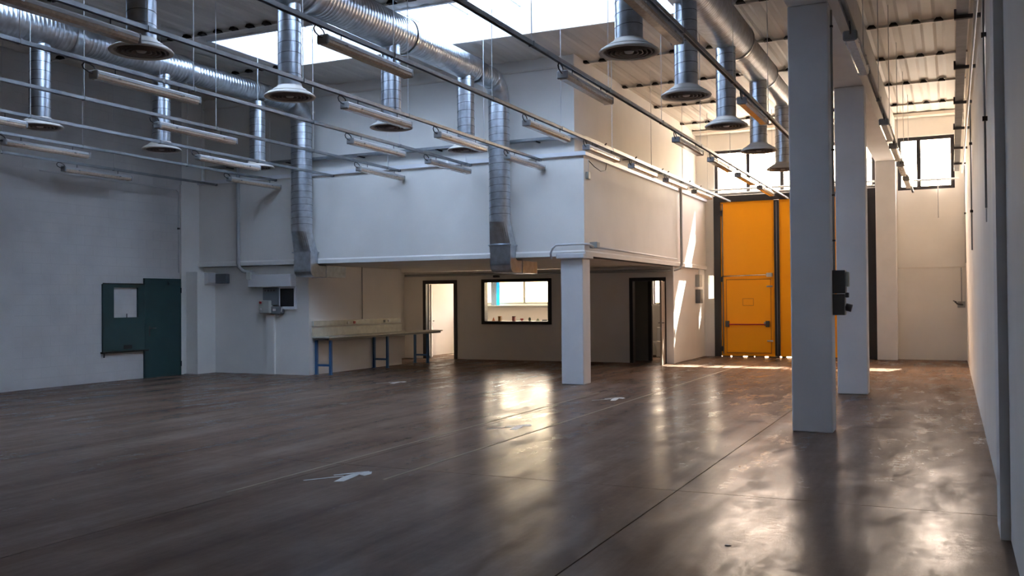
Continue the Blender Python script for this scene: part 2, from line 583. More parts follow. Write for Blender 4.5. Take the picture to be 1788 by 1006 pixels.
box(XA, XZ, YF-.35, YF-.02, ZC-.10, ZC-.02).build('eaves_purlin', PURL, ce)

def skylight(n, s):
    x0, x1, y0, y1 = s
    e = sempty('window_%d' % n, ((x0+x1)/2, (y0+y1)/2, ZC))
    MB().holed('z', ZC-.02, ZC+.50, (x0-.06, x1+.06), (y0-.06, y1+.06), [(x0, x1, y0, y1)]).build('skylight_curb', LEDGE, e)
    k = max(2, round((x1-x0)/1.05))
    w = (x1-x0)/k
    for i in range(k):
        box(x0+i*w-(.06 if i == 0 else 0), x0+(i+1)*w-.0005+(.06 if i == k-1 else 0), y0-.06, y1+.06, ZC+.50, ZC+.512).build('skylight_panel', OPAL, e)
        if i: box(x0+i*w-.018, x0+i*w+.018, y0, y1, ZC+.47, ZC+.54).build('glazing_bar', LEDGE, e)
skylight(1, SKY1)
skylight(2, SKY2)

# long beam over the columns
struct('trim_6', box(-1.77, -1.30, YB, YF, 5.15, ZC-.08), CONC)

# ------------------------------------------------------------------ outside
struct('ground', MB().box(-60, 60, YF+.25, 120, -.3, -.05), TREAD)

# ------------------------------------------------------------------ windows
def frame_window(name, op, ydepth, mullions, fm, w=.06, transoms=(), glass=True, t=.07):
    x0, x1, z0, z1 = op
    e = sempty(name, ((x0+x1)/2, ydepth, z0))
    MB().holed('y', ydepth, ydepth+t, (x0, x1), (z0, z1), [(x0+w, x1-w, z0+w, z1-w)]).build('window_frame', fm, e)
    for mx in mullions:
        box(mx-w*.55, mx+w*.55, ydepth+.005, ydepth+t-.005, z0+w, z1-w).build('mullion', fm, e)
    for tz in transoms:
        box(x0+w, x1-w, ydepth+.005, ydepth+t-.005, tz-.02, tz+.02).build('transom', fm, e)
    if glass:
        cuts = [x0+w]+list(mullions)+[x1-w]
        for a, b in zip(cuts, cuts[1:]):
            pa = a+(w*.55 if a in mullions else 0)
            pb = b-(w*.55 if b in mullions else 0)
            box(pa, pb, ydepth+t*.45, ydepth+t*.45+.006, z0+w, z1-w).build('pane', GLASS, e)
    return e
frame_window('window_3', WBAND, YF+.06, [-5.12, -4.20, -3.28, -2.36], BLACKF, w=.085)
frame_window('window_4', WRIGHT, YF+.06, [-.74], BLACKF, w=.09)
w5 = frame_window('window_5', WROOM, YF+.06, [-12.0], ALU, w=.06)
box(WROOM[0]-.05, WROOM[1]+.05, YF-.16, YF+.02, 1.40, 1.46).build('window_sill', ALU, w5)
frame_window('window_6', WTOIL, YF+.06, [-7.68], BLACKF, w=.035)
frame_window('window_7', WSLIT, YF+.06, [], ALU, w=.012)
frame_window('window_9', WADDED, YF+.06, [-10.0], ALU, w=.05)  # added opening, out of view, for more daylight in the office
# interior window of the office
w8 = sempty('window_8', ((WA[0]+WA[1])/2, DW, WA[2]))
MB().holed('y', DW-.03, DW+.16, (WA[0], WA[1]), (WA[2], WA[3]), [(WA[0]+.10, WA[1]-.10, WA[2]+.085, WA[3]-.085)]).build('window_frame', BLACKF, w8)
box(WA[0]+.10, WA[1]-.10, DW+.0, DW+.006, WA[2]+.085, WA[3]-.085).build('pane', GLASS, w8)
MB().box(WA[0], WA[1], DW+.16, DW+.42, WA[2]+.04, WA[2]+.075).build('window_board', LEDGE, w8)

for a in (WBAND, WRIGHT, WROOM, WADDED, WTOIL):
    portal(a[0], a[1], a[2], a[3], YF+.26)

# ------------------------------------------------------------------ doors
def door_frame(e, d, t=.09):
    x0, x1, z0, z1 = d
    MB().prism([(x0, 0), (x0, z1), (x1, z1), (x1, 0), (x1-t, 0), (x1-t, z1-t), (x0+t, z1-t), (x0+t, 0)], 'y', DW-.025, DW+.165).build('door_frame', BLACKF, e)
def leaf(e, hx, hy, ang, wd, ht, m, edge, handle_side=1):
    """leaf hinged at (hx,hy), pointing along angle"""
    d = Vector((math.cos(ang), math.sin(ang), 0)); n = Vector((-d.y, d.x, 0))
    H = Vector((hx, hy, .01))
    def P(a, b, c): return H+d*a+n*b+Vector((0, 0, c))
    def obox(a0, a1, b0, b1, c0, c1):
        return MB().loft([[P(a0, b0, c0), P(a1, b0, c0), P(a1, b1, c0), P(a0, b1, c0)], [P(a0, b0, c1), P(a1, b0, c1), P(a1, b1, c1), P(a0, b1, c1)]], smooth=False)
    lf = obox(0, wd, -.022, .022, 0, ht).build('door_leaf', m, e)
    for s in (-1, 1):
        q = MB()
        q.tube([P(wd-.06, s*.022, 1.03), P(wd-.06, s*.065, 1.03), P(wd-.18, s*.065, 1.03)], .009, 8)
        q.build('door_handle', CABLE, lf)
    obox(wd-.085, wd-.035, -.026, .026, .93, .98).build('lock_plate', CHROME, lf)
    return lf
d1 = sempty('door_1', (D1[0], DW, 0)); door_frame(d1, D1, .10)
leaf(d1, -13.44, DW+.17, math.radians(117), .80, 2.08, DOORW, BLACKF)
d2 = sempty('door_2', (D2[0], DW, 0)); door_frame(d2, D2, .09)
leaf(d2, -6.565, DW-.03, math.radians(-80), .80, 2.05, mat('brown_grey_door', (0.33, 0.27, 0.22), .5), BLACKF)

# orange folding gate
d3 = sempty('door_3', (-3.9, YF, 0))
fr = MB().prism([(-6.06, 0), (-6.06, 4.50), (-1.78, 4.50), (-1.78, 0), (-2.02, 0), (-2.02, 4.33), (-5.88, 4.33), (-5.88, 0)], 'y', YF-.10, YF+.16)
fr.build('gate_frame', BLACKF, d3)
box(-4.41, -4.27, YF-.07, YF+.08, .03, 4.32).build('centre_post', BLACKF, d3)
def gate_leaf(x0, x1):
    lf = box(x0, x1, YF-.035, YF+.05, .022, 4.328).build('gate_leaf', ORANGE, d3)
    for z0, z1 in ((2.27, 4.27), (.10, 2.22)):
        box(x0+.04, x1-.04, YF-.046, YF-.034, z0, z1, .004).build('leaf_panel', ORANGE, lf)
    return lf
lf = gate_leaf(-5.878, -4.412)
# wicket door in the leaf
wk = box(-5.72, -4.52, YF-.060, YF-.046, .12, 2.14, .003).build('wicket_door', ORANGE, lf)
MB().tube([(-5.84, YF-.09, 2.245), (-4.50, YF-.09, 2.27)], .014, 8).build('locking_rod', CHROME, lf)
box(-4.62, -4.46, YF-.12, YF-.046, 2.21, 2.32, .01).build('rod_lock', GREYL, lf)
MB().tube([(-5.70, YF-.13, .90), (-4.60, YF-.13, .90)], .018, 8).build('panic_bar', REDM, lf)
for x in (-5.70, -4.60):
    box(x-.05, x+.05, YF-.15, YF-.058, .83, 1.00, .01).build('bar_bracket', DKGREY, lf)
box(-4.70, -4.60, YF-.13, YF-.058, .87, .97, .01).build('latch', CHROME, lf)
MB().holed('y', YF-.062, YF-.058, (-5.28, -4.98), (1.42, 1.62), [(-5.27, -4.99, 1.43, 1.61)]).build('sign_outline', ORANGE2, lf)
for z in (.45, 1.95):
    box(-4.62, -4.46, YF-.08, YF-.046, z-.02, z+.02).build('hinge', CHROME, lf)
for z in (.22, 2.16, 4.02):
    box(-5.90, -5.82, YF-.13, YF-.06, z-.07, z+.07).build('gate_hinge', BLACKF, lf)
gate_leaf(-4.268, -2.79)
sx = -5.86
for q_, (wd, gp) in enumerate(((.22, .05), (.30, .12), (.18, .03), (.26, .10), (.31, .05), (.12, .14), (.30, .04), (.22, .10), (.34, .05), (.26, .12), (.2, .0))):
    box(sx, sx+wd, YF-.03, YF+.03, .0005, .026).build('added_gap_strip', BLACKF, d3)  # strips added to break the bright gap under the gate into glints
    sx += wd+gp
for a, b, c, d in ((-5.735, -5.722, .10, 2.16), (-4.518, -4.505, .10, 2.16), (-5.735, -4.505, 2.142, 2.158), (-5.735, -4.505, .10, .118)):
    box(a, b, YF-.062, YF-.046, c, d).build('wicket_edge', ORANGE2, lf)
box(-2.79, -2.02, YF-.03, YF+.05, .02, 4.33).build('side_panel', DKGREY, d3)
for x in (-5.84, -4.36, -2.76):
    MB().tube([(x+.02, YF-.06, .08), (x+.02, YF-.06, 4.28)], .016, 6).build('bolt_rod', GREYB, d3)

# green steel door on the left wall
gd = sempty('door_4', (XL, 15.6, 0))
box(XL-.005, XL+.05, 15.06, 16.12, 0, 2.16, .006).build('door_leaf', GREEN, gd)
box(XL+.048, XL+.085, 15.72, 16.08, 2.02, 2.08, .006).build('door_closer', GREEN, gd)
box(XL+.048, XL+.058, 15.17, 15.21, .90, 1.12, .003).build('handle_plate', CABLE, gd)
MB().tube([(XL+.05, 15.19, 1.07), (XL+.10, 15.19, 1.07), (XL+.10, 15.33, 1.07)], .011, 8).build('door_handle', CABLE, gd)
for z in (.25, 1.9):
    MB().tube([(XL+.055, 16.11, z-.06), (XL+.055, 16.11, z+.06)], .014, 8).build('hinge', GREEND, gd)

# ================================================================== OBJECTS
# sliding green hatch beside the green door
t = thing('wall_hatch', 'dark green steel hatch panel with rectangular opening beside the green door', 'hatch', (XL, 14.5, .60))
MB().holed('x', XL+.004, XL+.045, (13.96, 15.055), (.62, 2.02), [(14.24, 14.88, 1.32, 1.95)]).build('hatch_panel', GREEN, t)
box(XL+.002, XL+.075, 13.93, 15.14, .585, .618).build('bottom_rail', GREEND, t)
box(XL+.045, XL+.055, 14.49, 14.71, .655, .735, .003).build('vent_slot', GREEND, t)
box(XL+.002, XL+.065, 13.99, 15.04, 2.02, 2.04).build('top_rail', GREEND, t)
MB().tube([(XL+.05, 14.57, 1.32), (XL+.05, 14.57, 1.40)], .01, 8).build('latch', CABLE, t)
MB().tube([(XL+.06, 13.97, .585), (XL+.06, 13.97, .50)], .015, 8).build('drop_bolt', GREEND, t)

# columns
def column(x0, x1, y0, y1, z1, label, cap=None):
    o = box(x0, x1, y0, y1, 0, z1, .012).build('column', CONC)
    tag(o, label, 'column', None)
    return o
column(-1.77, -1.30, 11.75, 12.10, 5.15, 'nearest square white concrete column in the right half of the hall')
column(-1.76, -1.28, 16.65, 17.00, 5.15, 'white square column standing just behind the nearest column')
column(-1.77, -1.28, 26.08, 26.40, 5.15, 'farthest white column against the end wall beside the high window')
t = thing('column', 'white square column carrying the corner of the white mezzanine box', 'column', (-6.58, 16.95, 0))
box(-6.80, -6.35, 16.76, 17.16, 0, 2.40, .012).build('shaft', CONC, t)
box(-6.86, -6.29, 16.66, 17.20, 2.40, 2.50, .015).build('capital', CONC, t)

# conduit hoop round the column capital
q = MB().tube([(-6.95, 16.66, 2.40), (-6.95, 16.62, 2.50), (-6.90, 16.60, 2.60), (-6.83, 16.60, 2.66), (-6.3, 16.62, 2.67), (-6.2, 16.72, 2.66), (-6.2, 17.0, 2.62)], .022, 8)
t = thing('conduit_pipe', 'white bent conduit wrapping round the top of the mezzanine corner column', 'conduit', (-6.6, 16.6, 2.6))
q.build('pipe', PIPEW, t)
box(-6.28, -6.12, 16.95, 17.10, 2.60, 2.72, .01).build('junction_box', GREYL, t)
q = MB().tube([(-6.25, 17.1, 2.63), (-6.25, 20.0, 2.63), (-6.25, 23.2, 2.62)], .018, 8)
tag(q.build('conduit_pipe', PIPEW), 'thin white conduit along the bottom of the mezzanine side face', 'conduit')

# ------------------------------------------------------------------ ducts
def ribbed(x, y0, y1, z, r, seg=32, step=.12, rib=.003):
    """horizontal spiral duct along Y at (x,z)"""
    prof = []
    y = y0
    prof.append((r, y0))
    y = y0+step
    while y < y1-.02:
        prof += [(r, y-.012), (r+rib, y-.006), (r+rib, y+.006), (r, y+.012)]
        y += step
    prof.append((r, y1))
    mb = MB()
    rings = [[Vector((x+rr*math.cos(t), yy, z+rr*math.sin(t))) for t in [2*PI*k/seg for k in range(seg)]] for rr, yy in prof]
    return mb.loft(rings, False)
def seams_v(x, y, z0, z1, r, parent, step=.14, seg=32):
    mb = MB()
    z = z0+step
    while z < z1-.02:
        mb.loft([[Vector((x+(r+.0035)*math.cos(t), y+(r+.0035)*math.sin(t), z+.022*math.cos(t+.6)+d)) for t in [2*PI*k/seg for k in range(seg)]] for d in (-.0035, .0035)], False)
        z += step
    o = mb.build('spiral_seam', SEAM, parent)
    o['kind'] = 'stuff'
def ribbed_v(x, y, z0, z1, r, seg=32, step=.14, rib=.003):
    prof = [(r, z0)]
    z = z0+step
    while z < z1-.02:
        prof += [(r, z-.004), (r+rib, z-.002), (r+rib, z+.002), (r, z+.004)]
        z += step
    prof.append((r, z1))
    mb = MB()
    rings = [[Vector((x+rr*math.cos(t), y+rr*math.sin(t), zz+(.022*math.cos(t+.6) if z0+.05 < zz < z1-.01 else 0))) for t in [2*PI*k/seg for k in range(seg)]] for rr, zz in prof]
    return mb.loft(rings, False, crisp=True)
DZ = 5.87
def main_duct(x, secs, label, down=True, rd=.205):
    e = thing('air_duct', label, 'duct', (x, secs[0][0], DZ))
    for i, (a, b, r) in enumerate(secs):
        ribbed(x, a, b, DZ, r, step=.075).build('duct_section', GALV, e)
        if i+1 < len(secs):
            c, rn = secs[i+1][0], secs[i+1][2]
            rings = [(r+.012, b-.03), (r+.012, b+.02), (r+.002, b+.04), (rn+.004, c-.04), (rn+.012, c-.02), (rn+.012, c+.03)]
            seg = 32
            MB().loft([[Vector((x+rr*math.cos(t), yy, DZ+rr*math.sin(t))) for t in [2*PI*k/seg for k in range(seg)]] for rr, yy in rings], False).build('reducer', GALV, e)
    if down:
        yd = 16.45
        R = .40
        ye = secs[-1][1]
        r = secs[-1][2]
        path = [(x, ye, DZ)]+arc((yd-R, DZ-R), R, PI/2, 0, 5, 'yz', x)
        MB().tube(path, [r+.008]+[rd+.004]*6, 28, False).build('elbow', GALV, e)
        ribbed_v(x, yd, 3.13, DZ-R, rd).build('down_pipe', GALV, e)
        seams_v(x, yd, 3.13, DZ-R, rd, e)
        # round to rectangular transition
        seg = 32
        hx, hy = .22, .125
        def rect(t):
            c, s_ = math.cos(t), math.sin(t)
            k = min(hx/abs(c) if abs(c) > 1e-6 else 9, hy/abs(s_) if abs(s_) > 1e-6 else 9)
            return c*k, s_*k
        ts = [2*PI*k/seg for k in range(seg)]
        # put samples on the corners
        ca = math.atan2(hy, hx)
        ts = sorted(set([round(v, 5) for v in ts+[ca, PI-ca, PI+ca, 2*PI-ca]]))
        yo = yd+.13
        top = [Vector((x+rd*math.cos(t), yd+rd*math.sin(t), 3.13)) for t in ts]
        bot = [Vector((x+rect(t)[0], yo+rect(t)[1], 2.69)) for t in ts]
        MB().loft([top, bot], False, smooth=False).build('transition', GALV, e)
        box(x-hx-.03, x+hx+.03, yo-hy-.03, yo+hy+.015, 2.672, 2.70).build('flange', GALV, e)
        # rectangular boot that turns under the soffit
        prof = [(yo-hy, 2.675), (yo-hy, 2.30)]
        cen = (yo-hy+.16, 2.32)
        for k in range(0, 6):
            a = PI+PI/2*k/5
            prof.append((cen[0]+.16*math.cos(a), cen[1]+.16*math.sin(a)))
        prof += [(17.75, 2.16), (17.75, 2.40), (yo+hy+.06, 2.40), (yo+hy, 2.44), (yo+hy, 2.675)]
        MB().prism(prof, 'x', x-hx, x+hx).build('outlet_boot', GALV, e)
        box(x-hx-.015, x+hx+.015, 17.0, 17.03, 2.145, 2.415).build('boot_flange', GALV, e)
    return e
main_duct(-12.68, [(YB+.3, 7.7, .34), (7.9, 10.5, .30), (10.75, 12.95, .25), (13.15, 16.05, .20)], 'leftmost galvanised spiral duct, dropping beside the left end of the mezzanine', rd=.225)
main_duct(-7.94, [(YB+.3, 7.75, .38), (7.95, 10.3, .34), (10.55, 12.95, .29), (13.15, 15.4, .235), (15.5, 16.05, .205)], 'middle galvanised spiral duct, dropping in front of the mezzanine centre')
main_duct(-3.20, [(YB+.3, 7.75, .38), (7.95, 10.3, .36), (10.55, 15.6, .32), (15.85, 18.2, .27), (18.4, 21.2, .22)], 'right-hand galvanised spiral duct running toward the orange doors', down=False)

def make_drop():
    e = thing('air_diffuser', '', 'diffuser', (0, 0, 0), 'round ceiling diffusers hanging from the ducts', world_parts=False)
    ribbed_v(0, 0, .13, 1.33, .155).build('drop_pipe', GALV, e)
    seams_v(0, 0, .13, 1.33, .155, e)
    MB().lathe([(.162, .14), (.168, .125), (.20, .105), (.325, .02), (.338, .004), (.33, -.012), (.29, -.004), (.285, .0), (.285, .05)]).build('cone', CREAM, e)
    for r in (.245, .195, .145, .095):
        MB().lathe([(r, -.008), (r+.014, -.01), (r-.016, .05), (r-.022, .05), (r, -.008)]).build('louvre_ring', BROWN, e)
    MB().lathe([(.28, .055), (.001, .055)]).build('back_plate', BROWN, e)
    MB().lathe([(.001, -.01), (.045, -.008), (.06, .02), (.05, .05)], seg=16).build('centre_boss', CREAM, e)
    return e
drop0 = make_drop()
drops = []
ordn = ['first', 'second', 'third', 'fourth', 'fifth', 'sixth', 'seventh', 'eighth', 'ninth', 'tenth']
D1L = {10.02: 'round diffuser in front of the left wall, nearest one on the leftmost duct',
       12.48: 'round diffuser on the leftmost duct, between its nearest and farthest ones',
       15.03: 'round diffuser beside the left downpipe, farthest on the leftmost duct'}
D2L = {7.53: 'largest round diffuser at upper left, nearest drop of the middle duct',
       10.06: 'second nearest round diffuser of the middle duct, long drop pipe',
       12.56: 'third round diffuser of the middle duct, behind a hanging lamp',
       15.07: 'farthest round diffuser of the middle duct, beside its downpipe'}
D3L = {7.35: 'round diffuser cut by the top edge, nearest on the right-hand duct',
       9.95: 'large round diffuser left of the right-hand duct, second nearest there',
       12.42: 'third round diffuser on the right-hand duct, under blue-grey pipe',
       14.90: 'fourth nearest round diffuser of the right-hand duct, above the high window corner',
       17.66: 'fifth round diffuser of the right-hand duct, before the high window',
       20.40: 'last round diffuser of the right-hand duct, partly behind the nearest column'}
first = True
for x, dd in ((-12.68, D1L), (-7.94, D2L), (-3.20, D3L)):
    for y, lab in dd.items():
        o = drop0 if first else copy_tree(drop0)
        first = False
        o.location = (x, y, 4.34)
        o['label'] = lab

# ------------------------------------------------------------------ light rails with rods
RX = dict(g=-15.2, f=-13.5, e=-11.97, d=-10.3, a=-8.65, b=-7.14, c=-5.53, h=-3.98, i=-2.43, j=-.87)
order = 'gfedabchij'
names = ['leftmost', 'second', 'third', 'fourth', 'fifth', 'sixth', 'seventh', 'eighth', 'ninth', 'rightmost']
RZ = 4.31
for n, k in enumerate(order):
    x = RX[k]
    y1 = 16.6 if k in 'gfedab' else 26.1
    lab = ('%s long steel light rail' % names[n]) + (' from the left' if 0 < n < 9 else '') + (', ending before the mezzanine' if y1 < 20 else ', running on toward the end wall')
    t = thing('light_rail', lab, 'rail', (x, 7, RZ), 'suspended light rails')
    w, hh, th = .026, .022, .004
    MB().prism([(x-w, RZ-hh), (x-w, RZ+hh), (x+w, RZ+hh), (x+w, RZ-hh), (x+w-th*2, RZ-hh), (x+w-th, RZ+hh-th), (x-w+th, RZ+hh-th), (x-w+th*2, RZ-hh)], 'y', YB+.2, y1).build('channel', GALV2, t)
    box(x-w-.003, x+w+.003, y1-.01, y1+.004, RZ-hh-.003, RZ+hh+.003).build('end_cap', CABLE, t)
    ry = 1.45+.25*(n % 3)
    while ry < y1-.2:
        MB().tube([(x, ry, RZ+hh), (x, ry, ZC-.07)], .0055, 5, False).build('rod', PIPEW, t)
        box(x-w-.006, x+w+.006, ry-.012, ry+.012, RZ-hh-.006, RZ+hh+.006).build('clip', GALV2, t)
        ry += 2.45

def make_lamp():
    e = thing('fluorescent_lamp', '', 'lamp', (0, 0, 0), 'fluorescent lamps hung from the rails', world_parts=False)
    L = 1.62
    # local: x across, y along (0..L), z=0 at the rail underside
    def P(pts): return MB().prism(pts, 'y', .03, L-.03)
    P([(-.065, -.115), (-.065, -.085), (-.04, -.065), (.04, -.065), (.065, -.085), (.065, -.115)]).build('housing', LAMPH, e)
    P([(-.060, -.116), (.060, -.116), (.058, -.145), (.040, -.168), (-.040, -.168), (-.058, -.145)]).build('cover', LAMPD, e)
    for y in (0, L-.035):
        MB().box(-.068, .068, y, y+.035, -.165, -.068, .012).build('end_cap', LAMPC, e)
    for y in (.32, 1.3):
        MB().tube([(0, y, 0), (0, y, -.066)], .006, 6).build('hanger', GALVD, e)
        MB().box(-.072, .072, y-.02, y+.02, -.125, -.108).build('clamp', CHROME, e)
    pts = [(0, .02, -.10), (.01, -.05, -.11), (.015, -.13, -.085), (.012, -.145, -.05), (.005, -.11, -.012), (0, -.04, -.010), (0, .02, -.03), (0, .05, -.066)]
    MB().tube(pts, .008, 6).build('cable', CABLE, e)
    return e
lamp0 = make_lamp()
first = True
LAMPS = dict(g=[12.5], f=[10.0, 15.1], e=[7.6, 12.6], d=[10.05, 15.1], a=[7.5, 12.45, 14.9], b=[5.1, 10.15, 12.6, 15.1],
             c=[7.5, 12.35, 14.8, 17.25, 19.65, 22.1], h=[9.9, 14.75, 17.15, 19.55, 22.0], i=[7.5, 12.25, 17.1, 22.0], j=[9.7, 14.7, 17.1, 19.5, 21.9])
for n, k in enumerate(order):
    ls = LAMPS[k]
    for q_, y in enumerate(ls):
        o = lamp0 if first else copy_tree(lamp0)
        first = False
        o.location = (RX[k], y, RZ-.022)
        pos = 'the only one' if len(ls) == 1 else ('the nearest' if q_ == 0 else ('the farthest' if q_ == len(ls)-1 else ordn[q_]+' nearest'))
        rail = names[n]+(' rail' if n in (0, 9) else ' rail from the left')
        o['label'] = 'fluorescent lamp, %s under the %s' % (pos, rail)

# ------------------------------------------------------------------ cable trays
def tray_mb(p0, p1, w=.18, hgt=.05, axis='y'):
    mb = MB()
    th = .004
    prof = [(-w/2, hgt), (-w/2, 0), (w/2, 0), (w/2, hgt), (w/2-th, hgt), (w/2-th, th), (-w/2+th, th), (-w/2+th, hgt)]
    if axis == 'y':
        mb.prism([(p0[0]+a, p0[2]+b) for a, b in prof], 'y', p0[1], p1[1])
    else:
        mb.prism([(p0[1]+a, p0[2]+b) for a, b in prof], 'x', p0[0], p1[0])
    return mb
t = thing('cable_tray', 'galvanised cable tray wrapping round the upper mezzanine wall above the ledge', 'cable tray', (-6.5, 16.8, 4.72))
tray_mb((-15.6, 16.83, 4.72), (-6.60, 16.83, 4.72), axis='x').build('tray_run', GALV2, t)
tray_mb((-6.44, 17.0, 4.72), (-6.44, 26.2, 4.72)).build('tray_run', GALV2, t)
cor = []
for r in (.25, .07):
    cor.append(r)
mb = MB()
ring = []
for k in range(7):
    a = PI/2*k/6-PI/2
    c, s_ = math.cos(a), math.sin(a)
    row = []
    for rr, zz in ((.26, .05), (.26, 0), (.08, 0), (.08, .05), (.085, .05), (.085, .004), (.255, .004), (.255, .05)):
        row.append(Vector((-6.61+rr*c, 17.00+rr*s_, 4.72+zz)))
    ring.append(row)
mb.loft(ring, True, smooth=False).build('tray_bend', GALV2, t)
for y in (17.9, 19.9, 22.0, 22.5, 24.6, 25.8):
    MB().prism([(-6.57, 4.70), (-6.57, 4.715), (-6.30, 4.715), (-6.25, 4.76), (-6.24, 4.75), (-6.28, 4.70)], 'y', y-.02, y+.02).build('bracket', GALVD, t)
for x in (-15.0, -13.3, -11.4, -9.5, -7.3):
    box(x-.02, x+.02, 16.72, 16.95, 4.695, 4.718).build('bracket', GALVD, t)
t = thing('cable_tray', 'cable tray on black brackets high along the right wall', 'cable tray', (.17, 12, 4.76))
tray_mb((.145, YB+.3, 4.76), (.145, 26.0, 4.76), w=.12).build('tray_run', GALV2, t)
for k in range(9):
    y = 4.0+2.55*k
    box(.06, .33, y-.03, y+.03, 4.72, 4.76).build('bracket', GALVD, t)
    box(.06, .10, y-.03, y+.03, 4.76, 4.83).build('bracket_lip', GALVD, t)
MB().tube([(.27, YB+.3, 4.72), (.27, 26, 4.72)], .02, 8).build('side_pipe', PIPEW, t)
# conduits down the right wall
def conduit(path, r, label, m=PIPEG, clips=(), ring=None):
    t = thing('conduit_pipe', label, 'conduit', path[-1])
    MB().tube(path, r, 8).build('pipe', m, t)
    for c in clips:
        box(c[0]-.022, c[0]+.022, c[1]-.022, c[1]+.022, c[2]-.02, c[2]+.02).build('clip', CABLE, t)
    if ring:
        pts = [(ring[0], ring[1]+.05*math.cos(a), ring[2]+.06*math.sin(a)) for a in [2*PI*i/12 for i in range(13)]]
        MB().tube(pts, .006, 6, False).build('cable_loop', PIPEW, t)
    return t
conduit([(.305, 10.0, 4.74), (.305, 10.0, 2.45)], .010, 'nearest thin conduit dropping down the right wall to a loop', PIPEG, [(.305, 10.0, 4.1), (.305, 10.0, 3.3)], (.305, 10.0, 2.38))
conduit([(.305, 17.0, 4.74), (.305, 17.0, 2.37)], .012, 'middle thin conduit dropping down the right wall', PIPEG, [(.305, 17.0, 4.1), (.305, 17.0, 3.0)])
conduit([(.305, 24.8, 4.74), (.305, 24.8, 2.42)], .012, 'farthest thin conduit dropping down the right wall', PIPEG, [(.305, 24.8, 3.6)])
t = thing('water_tap', 'dark wall tap on a thin pipe in the far right corner', 'tap', (.22, 26.4, 1.4))
MB().tube([(.22, 26.42, 2.36), (.22, 26.42, 1.42)], .014, 8).build('pipe', PIPEG, t)
box(.12, .30, 26.46, 26.499, 1.34, 1.5).build('wall_plate', PIPEG, t)
MB().tube([(.24, 26.42, 1.42), (.22, 26.35, 1.42), (.12, 26.33, 1.44), (.06, 26.33, 1.50)], .02, 8).build('spout', GALVD, t)
MB().tube([(.10, 26.33, 1.49), (.02, 26.33, 1.52)], .012, 6).build('lever', GALVD, t)
t = thing('conduit_pipe', 'horizontal conduit across the right-hand high window', 'conduit', (-.6, 26.35, 4.6))
MB().tube([(-.87, 26.33, 4.62), (.2, 26.33, 4.62)], .022, 8).build('pipe', PIPEW, t)
MB().tube([(-.29, 26.33, 4.62), (-.29, 26.40, 4.50), (-.29, 26.46, 3.65)], .012, 8).build('drop', PIPEW, t)
t = thing('conduit_pipe', 'pair of pale pipes across the bottom of the window above the gate', 'conduit', (-3.9, 26.3, 4.6))
MB().tube([(-6.2, 26.30, 4.66), (-1.8, 26.30, 4.66)], .025, 8).build('pipe', PIPEW, t)
MB().tube([(-6.2, 26.34, 4.56), (-1.8, 26.34, 4.56)], .018, 8).build('pipe', PIPEW, t)

conduit([(XL+.02, 12.5, 4.18), (XL+.02, 16.0, 4.18), (XL+.02, 16.08, 4.12), (XL+.02, 16.08, 2.3)], .010, 'thin conduit along the left wall and down beside the green door', PIPEW, [(XL+.02, 16.08, 3.3)])
# thick conduits on the mezzanine
conduit([(-14.62, 16.66, 4.70), (-14.62, 16.66, 2.52), (-14.60, 16.66, 2.42), (-14.52, 16.70, 2.33), (-14.40, 16.74, 2.30), (-14.28, 16.76, 2.30)], .042,
        'thick grey conduit down the left end of the mezzanine fascia', PIPEG, [(-14.62, 16.68, 3.4), (-14.62, 16.68, 2.6)])
conduit([(-6.22, 23.5, 4.62), (-6.22, 23.5, 2.50), (-6.24, 23.42, 2.40), (-6.34, 23.2, 2.345), (-6.5, 23.0, 2.34), (-7.0, 22.98, 2.34), (-14.1, 22.98, 2.34)], .036,
        'long dark conduit down the mezzanine side and along the wall above both doors', PIPEG, [])
t = thing('junction_box', 'small grey box with loose cable at the mezzanine corner below the ledge', 'junction box', (-6.27, 16.9, 3.95))
box(-6.31, -6.25, 16.86, 16.98, 3.92, 4.06, .008).build('box_body', GREYL, t)
MB().tube([(-6.27, 16.9, 4.06), (-6.27, 16.9, 4.30)], .01, 8).build('stub', PIPEW, t)
MB().tube([(-6.27, 16.92, 4.28), (-6.22, 17.1, 4.18), (-6.18, 17.35, 4.12), (-6.2, 17.7, 4.18), (-6.25, 17.9, 4.35)], .009, 6).build('cable', CABLE, t)

# items by the far left door jamb
t = thing('switch_box', 'grey stacked switch boxes left of the orange gate', 'switch', (-6.27, 25.6, 1.8))
box(-6.36, -6.24, 25.45, 25.75, 1.95, 2.28, .01).build('upper_box', GREYL, t)
box(-6.36, -6.22, 25.45, 25.72, 1.50, 1.88, .01).build('lower_box', GREYB, t)
MB().tube([(-6.30, 25.6, 2.28), (-6.28, 25.6, 2.44)], .02, 8).build('stub', PIPEW, t)

# switch box on the nearest column
t = thing('electrical_box', 'dark grey electrical socket boxes on the side of the nearest column', 'electrical box', (-1.28, 11.95, 1.4))
box(-1.305, -1.15, 11.86, 12.02, 1.66, 1.94, .008).build('upper_box', DKGREY, t)
box(-1.305, -1.16, 11.86, 12.02, 1.40, 1.655, .008).build('lower_box', DKGREY, t)
box(-1.15, -1.115, 11.88, 12.0, 1.74, 1.92, .006).build('socket_cover', GREYL, t)
MB().tube([(-1.16, 11.94, 1.50), (-1.09, 11.94, 1.48)], .045, 12).build('socket_plug', CABLE, t)
box(-1.16, -1.12, 11.90, 11.98, 1.61, 1.67, .006).build('socket_latch', CABLE, t)
MB().tube([(-1.285, 11.95, 1.94), (-1.285, 11.95, 5.1)], .013, 8).build('conduit', PIPEG, t)
for z in (2.3, 2.85, 3.4, 4.9):
    box(-1.305, -1.265, 11.93, 11.97, z-.01, z+.01).build('clip', CABLE, t)

